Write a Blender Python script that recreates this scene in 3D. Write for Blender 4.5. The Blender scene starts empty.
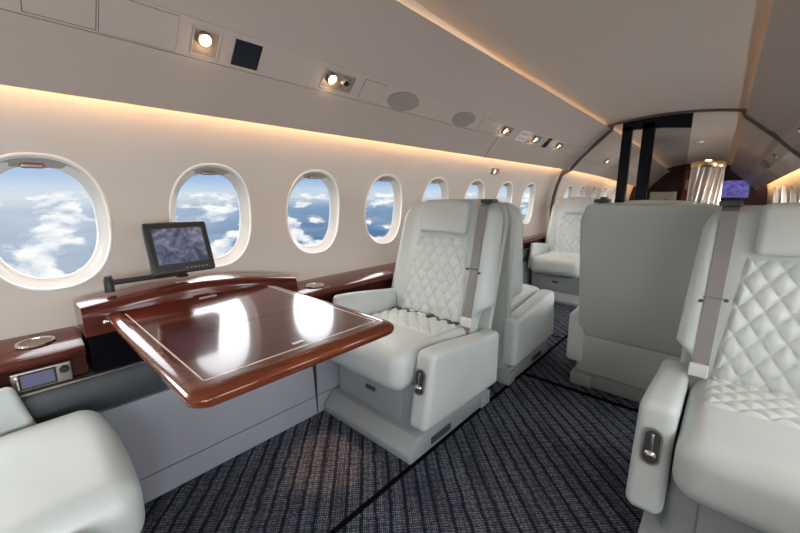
import bpy, bmesh, math, random
from mathutils import Vector, Matrix
random.seed(4)
PI = math.pi
col = bpy.context.scene.collection

# ------------------------------------------------------------------ materials
def mat(name, color, rough=0.5, metal=0.0, coat=0.0, emit=None, estr=0.0, spec=0.5):
    m = bpy.data.materials.new(name); m.use_nodes = True
    b = m.node_tree.nodes['Principled BSDF']
    b.inputs['Base Color'].default_value = (*color, 1)
    b.inputs['Roughness'].default_value = rough
    b.inputs['Metallic'].default_value = metal
    b.inputs['Coat Weight'].default_value = coat
    b.inputs['Coat Roughness'].default_value = 0.04
    b.inputs['Specular IOR Level'].default_value = spec
    if emit:
        b.inputs['Emission Color'].default_value = (*emit, 1)
        b.inputs['Emission Strength'].default_value = estr
    return m
def nodes(m): return m.node_tree.nodes, m.node_tree.links, m.node_tree.nodes['Principled BSDF']
def N(nt, t, **kw):
    n = nt.nodes.new(t)
    for k, v in kw.items():
        if k in n.inputs: n.inputs[k].default_value = v
        else: setattr(n, k, v)
    return n
def add_bump(m, scale, strength, dist=0.001, detail=2, kind='ShaderNodeTexNoise'):
    nt = m.node_tree; b = nt.nodes['Principled BSDF']
    tc = N(nt, 'ShaderNodeTexCoord'); t = N(nt, kind); t.inputs['Scale'].default_value = scale
    if kind == 'ShaderNodeTexNoise': t.inputs['Detail'].default_value = detail
    bp = N(nt, 'ShaderNodeBump'); bp.inputs['Strength'].default_value = strength; bp.inputs['Distance'].default_value = dist
    nt.links.new(tc.outputs['Object'], t.inputs['Vector'])
    nt.links.new(t.outputs[0], bp.inputs['Height']); nt.links.new(bp.outputs['Normal'], b.inputs['Normal'])
def vary(m, c1, c2, scale, detail=3):
    nt = m.node_tree; b = nt.nodes['Principled BSDF']
    tc = N(nt, 'ShaderNodeTexCoord'); t = N(nt, 'ShaderNodeTexNoise'); t.inputs['Scale'].default_value = scale; t.inputs['Detail'].default_value = detail
    r = N(nt, 'ShaderNodeValToRGB'); r.color_ramp.elements[0].position = .35; r.color_ramp.elements[1].position = .65
    r.color_ramp.elements[0].color = (*c1, 1); r.color_ramp.elements[1].color = (*c2, 1)
    nt.links.new(tc.outputs['Object'], t.inputs['Vector']); nt.links.new(t.outputs[0], r.inputs[0]); nt.links.new(r.outputs[0], b.inputs['Base Color'])

M = {}
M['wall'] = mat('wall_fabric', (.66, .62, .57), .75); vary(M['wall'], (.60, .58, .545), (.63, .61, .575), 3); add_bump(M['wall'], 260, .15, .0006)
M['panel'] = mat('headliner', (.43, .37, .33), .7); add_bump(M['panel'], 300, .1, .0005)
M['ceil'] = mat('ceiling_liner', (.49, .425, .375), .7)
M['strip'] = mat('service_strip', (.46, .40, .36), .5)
M['joint'] = mat('dark_joint', (.11, .085, .07), .6)
M['leather'] = mat('leather', (.59, .625, .61), .42); vary(M['leather'], (.555, .608, .600), (.585, .638, .630), 6); add_bump(M['leather'], 420, .12, .0006)
M['quilt'] = mat('quilted_leather', (.61, .665, .655), .42); add_bump(M['quilt'], 420, .12, .0006)
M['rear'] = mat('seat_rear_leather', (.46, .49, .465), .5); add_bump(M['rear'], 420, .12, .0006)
M['shell'] = mat('seat_shell', (.33, .355, .365), .45)
M['seatdark'] = mat('seat_gap', (.05, .055, .06), .6)
M['cab'] = mat('cabinet_laminate', (.33, .345, .395), .5); add_bump(M['cab'], 300, .1, .0005)
M['pad'] = mat('padded_leather', (.042, .052, .058), .5); add_bump(M['pad'], 300, .2, .001)
M['black'] = mat('black_gloss', (.005, .006, .010), .18, spec=.2)
M['blackm'] = mat('black_matte', (.015, .016, .018), .45)
M['bezel'] = mat('screen_bezel', (.035, .034, .036), .35)
M['chrome'] = mat('chrome', (.75, .72, .68), .15, 1)
M['brushed'] = mat('brushed_metal', (.42, .39, .36), .35, .9)
M['warmmetal'] = mat('warm_metal', (.30, .22, .17), .3, .8)
M['belt'] = mat('belt_webbing', (.25, .245, .245), .5); add_bump(M['belt'], 500, .5, .001, 0)
M['white'] = mat('white_plastic', (.75, .75, .74), .4)
M['reveal'] = mat('window_reveal', (.70, .71, .695), .4)
M['shade'] = mat('shade_fabric', (.36, .34, .32), .6)
M['rim'] = mat('window_rim', (.92, .92, .90), .35)
M['recess'] = mat('recess_metal', (.34, .27, .23), .4, .3)
M['lamp'] = mat('lamp_glow', (1, .9, .75), .3, emit=(1, .80, .52), estr=14)
M['lampdim'] = mat('lamp_glow_soft', (1, .9, .75), .3, emit=(1, .80, .55), estr=5)
M['cove'] = mat('cove_glow', (1, .8, .5), .5, emit=(1, .56, .25), estr=17)
M['cove2'] = mat('ceiling_cove_glow', (1, .8, .5), .5, emit=(1, .60, .28), estr=2.0)
M['speaker'] = mat('speaker_cloth', (.27, .25, .235), .8)
M['seam'] = mat('seam_black', (.006, .006, .008), .9, spec=0)
M['cupwell'] = mat('cup_well', (.16, .11, .07), .45, .3)
M['navy'] = mat('dark_lens', (.006, .009, .02), .3)
M['pink'] = mat('sign_pink', (.62, .42, .40), .5)
M['gold'] = mat('gold_band', (.8, .5, .25), .25, .9)
M['flute'] = mat('fluted_metal', (.66, .60, .54), .3, .75)
M['cream'] = mat('cream_panel', (.62, .56, .47), .5)
M['darkleaf'] = mat('dark_leaves', (.03, .04, .035), .6)

def wood(name, c1, c2, rough=.22, axis=1):
    m = mat(name, c1, rough, coat=.68, spec=.12); nt = m.node_tree; b = nt.nodes['Principled BSDF']
    b.inputs['Coat IOR'].default_value = 1.5; b.inputs['Coat Roughness'].default_value = .085
    tc = N(nt, 'ShaderNodeTexCoord'); mp = N(nt, 'ShaderNodeMapping')
    sc = [26, 26, 26]; sc[axis] = 1.6; mp.inputs['Scale'].default_value = sc
    t = N(nt, 'ShaderNodeTexNoise'); t.inputs['Scale'].default_value = 2.2; t.inputs['Detail'].default_value = 6; t.inputs['Distortion'].default_value = .6
    r = N(nt, 'ShaderNodeValToRGB'); r.color_ramp.elements[0].position = .3; r.color_ramp.elements[1].position = .72
    r.color_ramp.elements[0].color = (*c1, 1); r.color_ramp.elements[1].color = (*c2, 1)
    for a, c in ((tc.outputs['Object'], mp.inputs['Vector']), (mp.outputs[0], t.inputs['Vector']), (t.outputs[0], r.inputs[0]), (r.outputs[0], b.inputs['Base Color'])):
        nt.links.new(a, c)
    return m
M['wood'] = wood('cherry_wood', (.060, .010, .006), (.125, .022, .012))
M['woodd'] = wood('cherry_wood_dark', (.030, .008, .006), (.060, .014, .010), .4)
M['woodd'].node_tree.nodes['Principled BSDF'].inputs['Coat Weight'].default_value = .3
M['woodedge'] = wood('cherry_edge', (.10, .022, .009), (.19, .045, .017))
M['inlay'] = mat('inlay_line', (.78, .64, .54), .3, coat=1)

def carpet():
    m = mat('carpet', (.03, .035, .05), .95, spec=.1); nt = m.node_tree; b = nt.nodes['Principled BSDF']; L = nt.links.new
    tc = N(nt, 'ShaderNodeTexCoord'); mp = N(nt, 'ShaderNodeMapping'); mp.inputs['Rotation'].default_value = (0, 0, math.radians(-47))
    L(tc.outputs['Object'], mp.inputs['Vector'])
    # main dark stripes, across x of rotated frame
    def wave(scale, axis, dist=0.0):
        w = N(nt, 'ShaderNodeTexWave'); w.bands_direction = axis; w.inputs['Scale'].default_value = scale
        w.inputs['Distortion'].default_value = dist; w.inputs['Detail'].default_value = 2; w.inputs['Detail Scale'].default_value = 3
        L(mp.outputs[0], w.inputs['Vector']); return w
    w1 = wave(6.2, 'X', 1.1); w2 = wave(52, 'X', 3.0); w3 = wave(34, 'Y', 4.0); w4 = wave(17, 'X', 1.5)
    n = N(nt, 'ShaderNodeTexNoise'); n.inputs['Scale'].default_value = 170; n.inputs['Detail'].default_value = 2; L(mp.outputs[0], n.inputs['Vector'])
    def mul(a, c, op='MULTIPLY'):
        x = N(nt, 'ShaderNodeMath'); x.operation = op
        for i, s in enumerate((a, c)):
            if isinstance(s, (int, float)): x.inputs[i].default_value = s
            else: L(s, x.inputs[i])
        return x.outputs[0]
    r1 = N(nt, 'ShaderNodeValToRGB'); r1.color_ramp.elements[0].position = .02; r1.color_ramp.elements[1].position = .26; r1.color_ramp.elements[0].color = (.22, .22, .22, 1); L(w1.outputs[1], r1.inputs[0])
    r4 = N(nt, 'ShaderNodeValToRGB'); r4.color_ramp.elements[0].position = .0; r4.color_ramp.elements[1].position = .45; r4.color_ramp.elements[0].color = (.42, .42, .42, 1); L(w4.outputs[1], r4.inputs[0])
    w5 = wave(11, 'Y', 5.0); r5 = N(nt, 'ShaderNodeValToRGB'); r5.color_ramp.elements[1].position = .5; r5.color_ramp.elements[0].color = (.45, .45, .45, 1); L(w5.outputs[1], r5.inputs[0])
    ms = N(nt, 'ShaderNodeMapping'); ms.inputs['Scale'].default_value = (9, 1.2, 1); L(mp.outputs[0], ms.inputs['Vector'])
    nl = N(nt, 'ShaderNodeTexNoise'); nl.inputs['Scale'].default_value = 2.5; nl.inputs['Detail'].default_value = 3; L(ms.outputs[0], nl.inputs['Vector'])
    r6 = N(nt, 'ShaderNodeValToRGB'); r6.color_ramp.elements[0].position = .38; r6.color_ramp.elements[1].position = .62; r6.color_ramp.elements[0].color = (.38, .38, .38, 1); L(nl.outputs[0], r6.inputs[0])
    thr = mul(w2.outputs[1], w3.outputs[1]); thr = mul(thr, mul(n.outputs[0], 1.9)); 
    thr = mul(mul(thr, r1.outputs[0]), r4.outputs[0]); thr = mul(mul(thr, r5.outputs[0]), r6.outputs[0]); thr = mul(thr, mul(r1.outputs[0], .10), 'ADD')
    r2 = N(nt, 'ShaderNodeValToRGB'); e = r2.color_ramp.elements
    e[0].position = 0; e[0].color = (.007, .009, .018, 1); e[1].position = .55; e[1].color = (.27, .295, .345, 1)
    x = r2.color_ramp.elements.new(.10); x.color = (.022, .026, .040, 1)
    L(thr, r2.inputs[0]); L(r2.outputs[0], b.inputs['Base Color'])
    bp = N(nt, 'ShaderNodeBump'); bp.inputs['Strength'].default_value = .5; bp.inputs['Distance'].default_value = .002; L(thr, bp.inputs['Height']); L(bp.outputs['Normal'], b.inputs['Normal'])
    return m
M['carpet'] = carpet()

def glass():
    m = bpy.data.materials.new('window_glass'); m.use_nodes = True; nt = m.node_tree; nt.nodes.clear()
    o = N(nt, 'ShaderNodeOutputMaterial'); mx = N(nt, 'ShaderNodeMixShader'); t = N(nt, 'ShaderNodeBsdfTransparent'); g = N(nt, 'ShaderNodeBsdfGlossy')
    g.inputs['Roughness'].default_value = .02; t.inputs['Color'].default_value = (.97, .98, .98, 1)
    f = N(nt, 'ShaderNodeFresnel'); f.inputs['IOR'].default_value = 1.04
    nt.links.new(f.outputs[0], mx.inputs[0]); nt.links.new(t.outputs[0], mx.inputs[1]); nt.links.new(g.outputs[0], mx.inputs[2]); nt.links.new(mx.outputs[0], o.inputs[0])
    return m
M['glass'] = glass()
M['smoke'] = M['glass'].copy(); M['smoke'].name = 'smoked_glass'; M['smoke'].node_tree.nodes['Transparent BSDF'].inputs[0].default_value = (.72, .72, .73, 1)

def screen(name, c1, c2, c3, scale, strength):
    m = mat(name, (.02, .02, .03), .12); nt = m.node_tree; b = nt.nodes['Principled BSDF']
    tc = N(nt, 'ShaderNodeTexCoord'); t = N(nt, 'ShaderNodeTexNoise'); t.inputs['Scale'].default_value = scale; t.inputs['Detail'].default_value = 8; t.inputs['Distortion'].default_value = 1.2
    r = N(nt, 'ShaderNodeValToRGB'); e = r.color_ramp.elements; e[0].position = .35; e[0].color = (*c1, 1); e[1].position = .7; e[1].color = (*c3, 1); x = e.new(.5); x.color = (*c2, 1)
    nt.links.new(tc.outputs['Object'], t.inputs['Vector']); nt.links.new(t.outputs[0], r.inputs[0]); nt.links.new(r.outputs[0], b.inputs['Emission Color'])
    b.inputs['Emission Strength'].default_value = strength
    return m
M['screen'] = screen('map_screen', (.05, .055, .10), (.12, .13, .20), (.30, .30, .38), 26, .8)
M['purple'] = screen('cabin_screen', (.06, .05, .25), (.12, .10, .42), (.28, .24, .62), 22, .7)
M['ctrlscreen'] = mat('control_screen', (.03, .03, .06), .15, emit=(.10, .10, .17), estr=.8)

# ------------------------------------------------------------------ object helpers
def finish(name, bm, m, parent=None, smooth=True, sharp=40):
    bmesh.ops.recalc_face_normals(bm, faces=bm.faces[:])
    me = bpy.data.meshes.new(name); bm.to_mesh(me); bm.free()
    for x in (m if isinstance(m, (list, tuple)) else [m]): me.materials.append(M[x])
    if smooth:
        me.polygons.foreach_set('use_smooth', [True] * len(me.polygons))
        try: me.set_sharp_from_angle(angle=math.radians(sharp))
        except Exception: pass
    o = bpy.data.objects.new(name, me); col.objects.link(o)
    if parent: o.parent = parent
    return o
def thing(name, label, cat, loc=(0, 0, 0), rz=0, group=None):
    o = bpy.data.objects.new(name, None); col.objects.link(o); o.empty_display_size = .1
    o.location = loc; o.rotation_euler = (0, 0, rz); tag(o, label, cat, group); return o
def tag(o, label, cat, group=None):
    o['label'] = label; o['category'] = cat
    if group: o['group'] = group
    return o
def struct(o): o['kind'] = 'structure'; return o

def rbox(bm, c, s, r, cuts=(6, 6, 6), seg=3, f=None):
    """rounded box with a grid on each face; f deforms each point"""
    h = [s[i] / 2 for i in range(3)]; r = min(r, min(h) * .98)
    ax = []
    for i in range(3):
        a = [h[i] - r + r * math.tan(PI / 4 * k / seg) for k in range(seg + 1)]
        inner = [-(h[i] - r) + 2 * (h[i] - r) * k / cuts[i] for k in range(1, cuts[i])]
        ax.append([-x for x in reversed(a)] + inner + a)
    V = {}
    def vert(q):
        k = tuple(round(x, 6) for x in q)
        if k in V: return V[k]
        inn = [max(-(h[i] - r), min(h[i] - r, q[i])) for i in range(3)]
        d = Vector([q[i] - inn[i] for i in range(3)])
        if d.length > 1e-9: d = d.normalized() * r
        p = Vector([inn[i] + d[i] + c[i] for i in range(3)])
        if f: p = Vector(f(p))
        V[k] = bm.verts.new(p); return V[k]
    for a in range(3):
        u, v = (a + 1) % 3, (a + 2) % 3
        for sg in (-1, 1):
            for i in range(len(ax[u]) - 1):
                for j in range(len(ax[v]) - 1):
                    qs = []
                    for (x, y) in ((i, j), (i + 1, j), (i + 1, j + 1), (i, j + 1)):
                        q = [0, 0, 0]; q[a] = sg * h[a]; q[u] = ax[u][x]; q[v] = ax[v][y]; qs.append(vert(q))
                    if len(set(qs)) == 4: bm.faces.new(qs)
    return bm
def rb(c, s, r, **k): return rbox(bmesh.new(), c, s, r, **k)
def box(bm, x0, x1, y0, y1, z0, z1, bev=0.0, mi=0):
    vs = [bm.verts.new((x, y, z)) for x in (x0, x1) for y in (y0, y1) for z in (z0, z1)]
    fs = [bm.faces.new([vs[i] for i in q]) for q in ((0, 1, 3, 2), (4, 6, 7, 5), (0, 4, 5, 1), (2, 3, 7, 6), (0, 2, 6, 4), (1, 5, 7, 3))]
    for f in fs: f.material_index = mi
    if bev:
        es = list({e for f in fs for e in f.edges})
        bmesh.ops.bevel(bm, geom=es, offset=bev, segments=2, affect='EDGES', profile=.5)
    return bm
def bx(*a, **k): return box(bmesh.new(), *a, **k)
def prism(pts, lo, hi, axis='Y', bev=0, seg=2):
    """polygon extruded along an axis; pts are the two other coordinates in order"""
    bm = bmesh.new()
    def P(p, t): return {'Y': (p[0], t, p[1]), 'X': (t, p[0], p[1]), 'Z': (p[0], p[1], t)}[axis]
    a = [bm.verts.new(P(p, lo)) for p in pts]; b = [bm.verts.new(P(p, hi)) for p in pts]; n = len(pts)
    bm.faces.new(a); bm.faces.new(b[::-1])
    for i in range(n): bm.faces.new([a[i], a[(i + 1) % n], b[(i + 1) % n], b[i]])
    if bev: bmesh.ops.bevel(bm, geom=bm.edges[:], offset=bev, segments=seg, affect='EDGES', profile=.5)
    return bm
def tube(bm, pts, r, n=10, cap=True):
    pts = [Vector(p) for p in pts]; rings = []
    for i, p in enumerate(pts):
        t = (pts[min(i + 1, len(pts) - 1)] - pts[max(i - 1, 0)]).normalized()
        a = t.cross(Vector((0, 0, 1)));
        if a.length < .05: a = t.cross(Vector((0, 1, 0)))
        a.normalize(); b = t.cross(a)
        rings.append([bm.verts.new(p + (a * math.cos(2 * PI * k / n) + b * math.sin(2 * PI * k / n)) * r) for k in range(n)])
    for i in range(len(rings) - 1):
        for k in range(n): bm.faces.new([rings[i][k], rings[i][(k + 1) % n], rings[i + 1][(k + 1) % n], rings[i + 1][k]])
    if cap: bm.faces.new(rings[0]); bm.faces.new(rings[-1][::-1])
    return bm
def sheet(rows, th=None):
    """grid of points -> surface, solidified by th if given"""
    bm = bmesh.new(); g = [[bm.verts.new(p) for p in r] for r in rows]
    for i in range(len(g) - 1):
        for j in range(len(g[0]) - 1): bm.faces.new([g[i][j], g[i][j + 1], g[i + 1][j + 1], g[i + 1][j]])
    if th:
        bmesh.ops.recalc_face_normals(bm, faces=bm.faces[:])
        bmesh.ops.solidify(bm, geom=bm.faces[:], thickness=th)
    return bm
def lathe(prof, n=24, c=(0, 0, 0)):
    bm = bmesh.new(); rings = []
    for (r, z) in prof:
        rings.append([bm.verts.new((c[0] + r * math.cos(2 * PI * k / n), c[1] + r * math.sin(2 * PI * k / n), c[2] + z)) for k in range(n)] if r > 1e-6 else [bm.verts.new((c[0], c[1], c[2] + z))])
    for a, b in zip(rings, rings[1:]):
        for k in range(n):
            q = [a[k % len(a)], a[(k + 1) % len(a)], b[(k + 1) % len(b)], b[k % len(b)]]
            q = list(dict.fromkeys(q))
            if len(q) >= 3: bm.faces.new(q)
    return bm
def xf(bm, m):
    bmesh.ops.transform(bm, matrix=m, verts=bm.verts[:]); return bm
def join(*bms):
    out = bmesh.new()
    for b in bms:
        me = bpy.data.meshes.new('t'); b.to_mesh(me); b.free(); out.from_mesh(me); bpy.data.meshes.remove(me)
    return out
def sm(t): t = max(0, min(1, t)); return t * t * (3 - 2 * t)

# ------------------------------------------------------------------ cabin shell
XC, ZC, RH = -.08, .85, 1.165            # hull circle of the cabin lining
YR, YE, Y0 = 4.65, 8.5, -1.75            # ring, far bulkhead, rear bulkhead
def hullx(z):
    z = max(z, .58); return math.sqrt(max(0, RH * RH - (z - ZC) ** 2))
def HX(side, z, y):
    t = max(0, (y - YR) / (YE - YR)) ** 1.6; x = XC + side * hullx(z)
    return x + (-.03 - x) * (.22 if side > 0 else .10) * t
WZ, WA, WB = .956, .166, .219            # window centre height and half sizes
def oval(t, a, b, n=2.35):
    c, s = math.cos(t), math.sin(t)
    return (a * math.copysign(abs(c) ** (2 / n), c), b * math.copysign(abs(s) ** (2 / n), s))
NW = 48
def wall(side, ys, wins):
    """curved side lining with oval openings; side -1 left, +1 right"""
    bm = bmesh.new()
    def P(y, z): return (HX(side, z, y), y, z)
    z0, z1 = .66, 1.27
    for i, yc in enumerate(wins):
        a, b = ys[i], ys[i + 1]
        rect = []
        for k in range(NW):
            t = 2 * PI * k / NW; c, s = math.cos(t), math.sin(t)
            kx = ((b - yc) if c > 0 else (yc - a)) / max(abs(c), 1e-6); kz = ((z1 - WZ) if s > 0 else (WZ - z0)) / max(abs(s), 1e-6)
            k2 = min(kx, kz); rect.append((yc + c * k2, WZ + s * k2))
        # snap the four nearest to the corners
        for cy, cz in ((a, z0), (b, z0), (a, z1), (b, z1)):
            j = min(range(NW), key=lambda q: (rect[q][0] - cy) ** 2 + (rect[q][1] - cz) ** 2); rect[j] = (cy, cz)
        prev = None
        for st in range(7):
            u = st / 6; ring = []
            for k in range(NW):
                o = oval(2 * PI * k / NW, WA, WB); oy, oz = yc + o[0], WZ + o[1]
                ring.append(bm.verts.new(P(oy + (rect[k][0] - oy) * u, oz + (rect[k][1] - oz) * u)))
            if prev:
                for k in range(NW): bm.faces.new([prev[k], prev[(k + 1) % NW], ring[(k + 1) % NW], ring[k]])
            prev = ring
    ya, yb = ys[0], ys[-1]
    ny = 16
    def strip(zs):
        rows = [[bm.verts.new((HX(side, z, ya + (yb - ya) * j / ny), ya + (yb - ya) * j / ny, z)) for j in range(ny + 1)] for (x, z) in zs]
        for r, s in zip(rows, rows[1:]):
            for j in range(ny): bm.faces.new([r[j], r[j + 1], s[j + 1], s[j]])
    strip([(hullx(z), z) for z in (0, .3, .58, .62, .66)])
    a0 = math.asin((z1 - ZC) / RH)
    strip([(RH * math.cos(a0 + (PI / 2 - a0) * k / 16), ZC + RH * math.sin(a0 + (PI / 2 - a0) * k / 16)) for k in range(17)])
    if yb > 8: pass
    return bm
LW = [-1.43, -.91, -.39, .118, .645, 1.165, 1.70, 2.24, 2.80, 3.36, 3.92]
FW = [5.19, 5.70, 6.22, 6.78, 7.32, 7.86]
def bounds(w, a, b): return [a] + [(p + q) / 2 for p, q in zip(w, w[1:])] + [b]
struct(finish('wall_left', wall(-1, bounds(LW, Y0, YR), LW), 'wall'))
struct(finish('wall_left', wall(-1, bounds(FW, YR, YE), FW), 'wall'))
struct(finish('wall_right', wall(1, bounds(LW, Y0, YR), LW), 'wall'))
struct(finish('wall_right', wall(1, bounds(FW, YR, YE), FW), 'wall'))

def make_window(name, yc, side):
    fr = bmesh.new(); prev = None
    st = [(0, 1, 1), (.003, .985, .985), (.012, .94, .95), (.026, .875, .90), (.032, .85, .88), (.034, .835, .865), (.043, .80, .84)]
    for d, ka, kb in st:
        ring = []
        for k in range(64):
            o = oval(2 * PI * k / 64, WA * ka, WB * kb); z = WZ + o[1]
            ring.append(fr.verts.new((HX(side, WZ + o[1] / kb, yc + o[0]) + side * d, yc + o[0], z)))
        if prev:
            for k in range(64): fr.faces.new([prev[k], prev[(k + 1) % 64], ring[(k + 1) % 64], ring[k]])
        prev = ring
    o = struct(finish(name, fr, 'reveal'))
    pts = []
    for k in range(65):
        q = oval(2 * PI * k / 64, WA, WB); z = WZ + q[1]; pts.append((HX(side, z, yc + q[0]) - side * .001, yc + q[0], z))
    finish('window_rim', tube(bmesh.new(), pts, .0048, 8, False), 'rim', o)
    g = bmesh.new(); vs = []
    for k in range(64):
        q = oval(2 * PI * k / 64, WA * .81, WB * .85); vs.append(g.verts.new((XC + side * (hullx(WZ) + .062), yc + q[0], WZ + q[1])))
    g.faces.new(vs)
    # follow the curve of the reveal's end
    for v in g.verts: v.co.x = HX(side, WZ + (v.co.z - WZ) / .85, v.co.y) + side * .041
    finish('window_pane', g, 'glass', o, smooth=False)
    # pulled-up shade edge and its grip
    rows = []
    for k in range(17):
        t = PI * (.29 + .42 * k / 16); q = oval(t, WA * .95, WB * .96); zt = WZ + q[1]; zb = min(zt - .001, WZ + WB * .83)
        rows.append([(HX(side, zt, yc) + side * .010, yc + q[0], zt), (HX(side, zb, yc) + side * .029, yc + q[0] * .97, zb)])
    finish('window_shade', sheet(rows, .003), 'shade', o, smooth=False)
    h = rb((HX(side, WZ + .18, yc) + side * .018, yc - .01, WZ + WB * .845), (.014, .055, .017), .005, cuts=(1, 2, 1))
    finish('shade_grip', h, 'warmmetal', o)
n = 0
for side in (-1, 1):
    for w in LW + FW:
        if side == 1 and w in FW[:0]: continue
        n += 1; make_window('window_%d' % n, w, side)

# floor
fl = bmesh.new(); box(fl, -1.4, 1.25, Y0, YE + .3, -.04, 0)
struct(finish('floor', fl, 'carpet', smooth=False))
# dark seat-track seams in the carpet
for k, (x0, x1, y0, y1) in enumerate(((-.388, -.370, Y0, 4.6), (-.40, 1.0, 1.985, 2.012), (-1.0, -.40, 2.72, 2.735))):
    struct(finish('trim_%d' % (k + 1), bx(x0, x1, y0, y1, 0, .003), 'seam', smooth=False))
# bulkheads
def bulkhead(name, y0, y1, m):
    pts = [(XC + (RH + .02) * math.cos(t), ZC + (RH + .02) * math.sin(t)) for t in [PI * k / 40 for k in range(41)]]
    pts = [(XC + RH, 0)] + pts + [(XC - RH, 0)]
    return struct(finish(name, prism(pts, y0, y1), m, smooth=False))
bulkhead('wall_front', YE, YE + .05, 'woodd')
bulkhead('wall_rear', Y0 - .05, Y0, 'wall')

# overhead lining: profile points (x, z) left and right
A_L, S0_L, S1_L, B_L = (-1.06, 1.338), (-.95, 1.49), (-.87, 1.578), (-.66, 1.80)
A_R, S0_R, S1_R, B_R = (.90, 1.31), (.775, 1.445), (.70, 1.535), (.46, 1.80)
def far(p, y):
    x, z = p; yn = min(y, YR) - 1.0
    z -= max(0, (z - 1.33) / .5) * .014 * yn
    x -= .014 * yn * max(0, min(1, x / .45)) * (1 if z > 1.6 else .6)
    t = max(0, (y - YR) / (YE - YR)) ** 1.6
    k = max(0, min(1, (z - 1.3) / .45))
    return (x + (-.03 - x) * .22 * t, z - t * (.19 + .09 * k - .05 * max(0, (z - 1.75) / .12)))
def lin(p, q, n): return [(p[0] + (q[0] - p[0]) * k / n, p[1] + (q[1] - p[1]) * k / n) for k in range(n + 1)]
def loft(name, pts, y0, y1, m, th=.012, taper=True, ny=8):
    rows = []
    for j in range(ny + 1):
        y = y0 + (y1 - y0) * j / ny
        rows.append([(*(far(p, y) if taper else p)[:1], y, (far(p, y) if taper else p)[1]) for p in pts])
    bm = sheet(rows)
    # thicken outward (upwards)
    bmesh.ops.recalc_face_normals(bm, faces=bm.faces[:])
    avg = sum((f.normal.z for f in bm.faces)) 
    if avg < 0: bmesh.ops.reverse_faces(bm, faces=bm.faces[:])
    bmesh.ops.solidify(bm, geom=bm.faces[:], thickness=-th)
    return struct(finish(name, bm, m, smooth=True, sharp=30))
def bow(p, q, n, sag):     # slightly arched run between two points
    out = []
    d = Vector((q[0] - p[0], q[1] - p[1])); nn = Vector((-d.y, d.x)).normalized()
    if nn.y < 0: nn = -nn
    for k in range(n + 1):
        t = k / n; c = Vector(p) + d * t + nn * sag * 4 * t * (1 - t); out.append((c.x, c.y))
    return out
for (ya, yb) in ((Y0, YR - .02), (YR + .02, YE)):
    for s, (A, S0, S1, B) in (('left', (A_L, S0_L, S1_L, B_L)), ('right', (A_R, S0_R, S1_R, B_R))):
        sg = 1 if s == 'left' else -1
        g = .0025
        jo = 2.64 if ya < 0 else 6.6          # joint between lower panels
        def sh(p, k): return (p[0] + sg * .7 * k, p[1] + .7 * k)
        lowp = bow((A[0], A[1]), sh(S0, -g), 4, .006)
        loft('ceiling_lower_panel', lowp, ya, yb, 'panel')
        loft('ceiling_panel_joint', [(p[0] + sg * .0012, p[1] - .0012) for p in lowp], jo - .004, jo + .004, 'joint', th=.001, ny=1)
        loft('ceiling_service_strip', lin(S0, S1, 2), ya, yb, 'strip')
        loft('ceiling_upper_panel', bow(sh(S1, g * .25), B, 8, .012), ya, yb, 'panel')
        # cove lamp strip hidden behind the lower lip, washing the wall
        c = bmesh.new(); rows = []
        for j in range(9):
            y = ya + .03 + (yb - ya - .06) * j / 8; p = far((A[0] - sg * .013, A[1] + .033), y); q = far((A[0] + sg * .009, A[1] + .064), y)
            rows.append([(p[0], y, p[1]), (q[0], y, q[1])])
        tag(finish('cove_light', sheet(rows, .004), 'cove', smooth=False), ('near ' if ya < 0 else 'far ') + 'warm strip light behind the lining lip above the %s-hand windows' % s, 'strip light')
        c2 = bmesh.new(); rows = []
        for j in range(9):
            y = ya + .03 + (yb - ya - .06) * j / 8; p = far((B[0] - sg * .062, B[1] + .012), y); q = far((B[0] - sg * .038, B[1] + .014), y)
            rows.append([(p[0], y, p[1]), (q[0], y, q[1])])
        tag(finish('cove_light', sheet(rows, .003), 'cove2', smooth=False), ('near ' if ya < 0 else 'far ') + 'warm strip light along the %s-hand edge of the central ceiling' % s, 'strip light')
    arc = []
    xl, xr = B_L[0] - .10, B_R[0] + .08
    for k in range(25):
        x = xl + (xr - xl) * k / 24; t = (x - (xl + xr) / 2) / ((xr - xl) / 2); arc.append((x, 1.838 + .072 * (1 - t * t)))
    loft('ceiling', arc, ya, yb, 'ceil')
# ring between the two cabin zones
ring = []
def ringprof(off):
    pts = []
    for t in [PI + .75 - k * (PI + 1.5) / 60 for k in range(61)]:
        x, z = XC + (RH - off) * math.cos(t), ZC + (RH - off) * math.sin(t)
        pts.append((x, z))
    return pts
lin_l = [(XC - hullx(z) + .006, z) for z in (0.02, .3, .6, .8, 1.0, 1.15, 1.28)] + [far(q, YR) for q in (A_L, S0_L, S1_L, B_L)]
lin_r = [(XC + hullx(z) - .006, z) for z in (0.02, .3, .6, .8, 1.0, 1.15, 1.28)] + [far(q, YR) for q in (A_R, S0_R, S1_R, B_R)]
mid = [far(p, YR) for p in arc if B_L[0] < p[0] < B_R[0]]
path = lin_l + mid + lin_r[::-1]
rg = bmesh.new(); rows = []
for i, p in enumerate(path):
    inw = Vector((-.05 - p[0], 1.0 - p[1])).normalized()
    a = Vector(p) + inw * .020; b = Vector(p) - inw * .05
    rows.append([rg.verts.new((a.x, YR - .022, a.y)), rg.verts.new((a.x, YR + .022, a.y)), rg.verts.new((b.x, YR + .022, b.y)), rg.verts.new((b.x, YR - .022, b.y))])
for r, s in zip(rows, rows[1:]):
    for k in range(4): rg.faces.new([r[k], r[(k + 1) % 4], s[(k + 1) % 4], s[k]])
struct(finish('trim_4', rg, 'joint', smooth=False))

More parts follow.
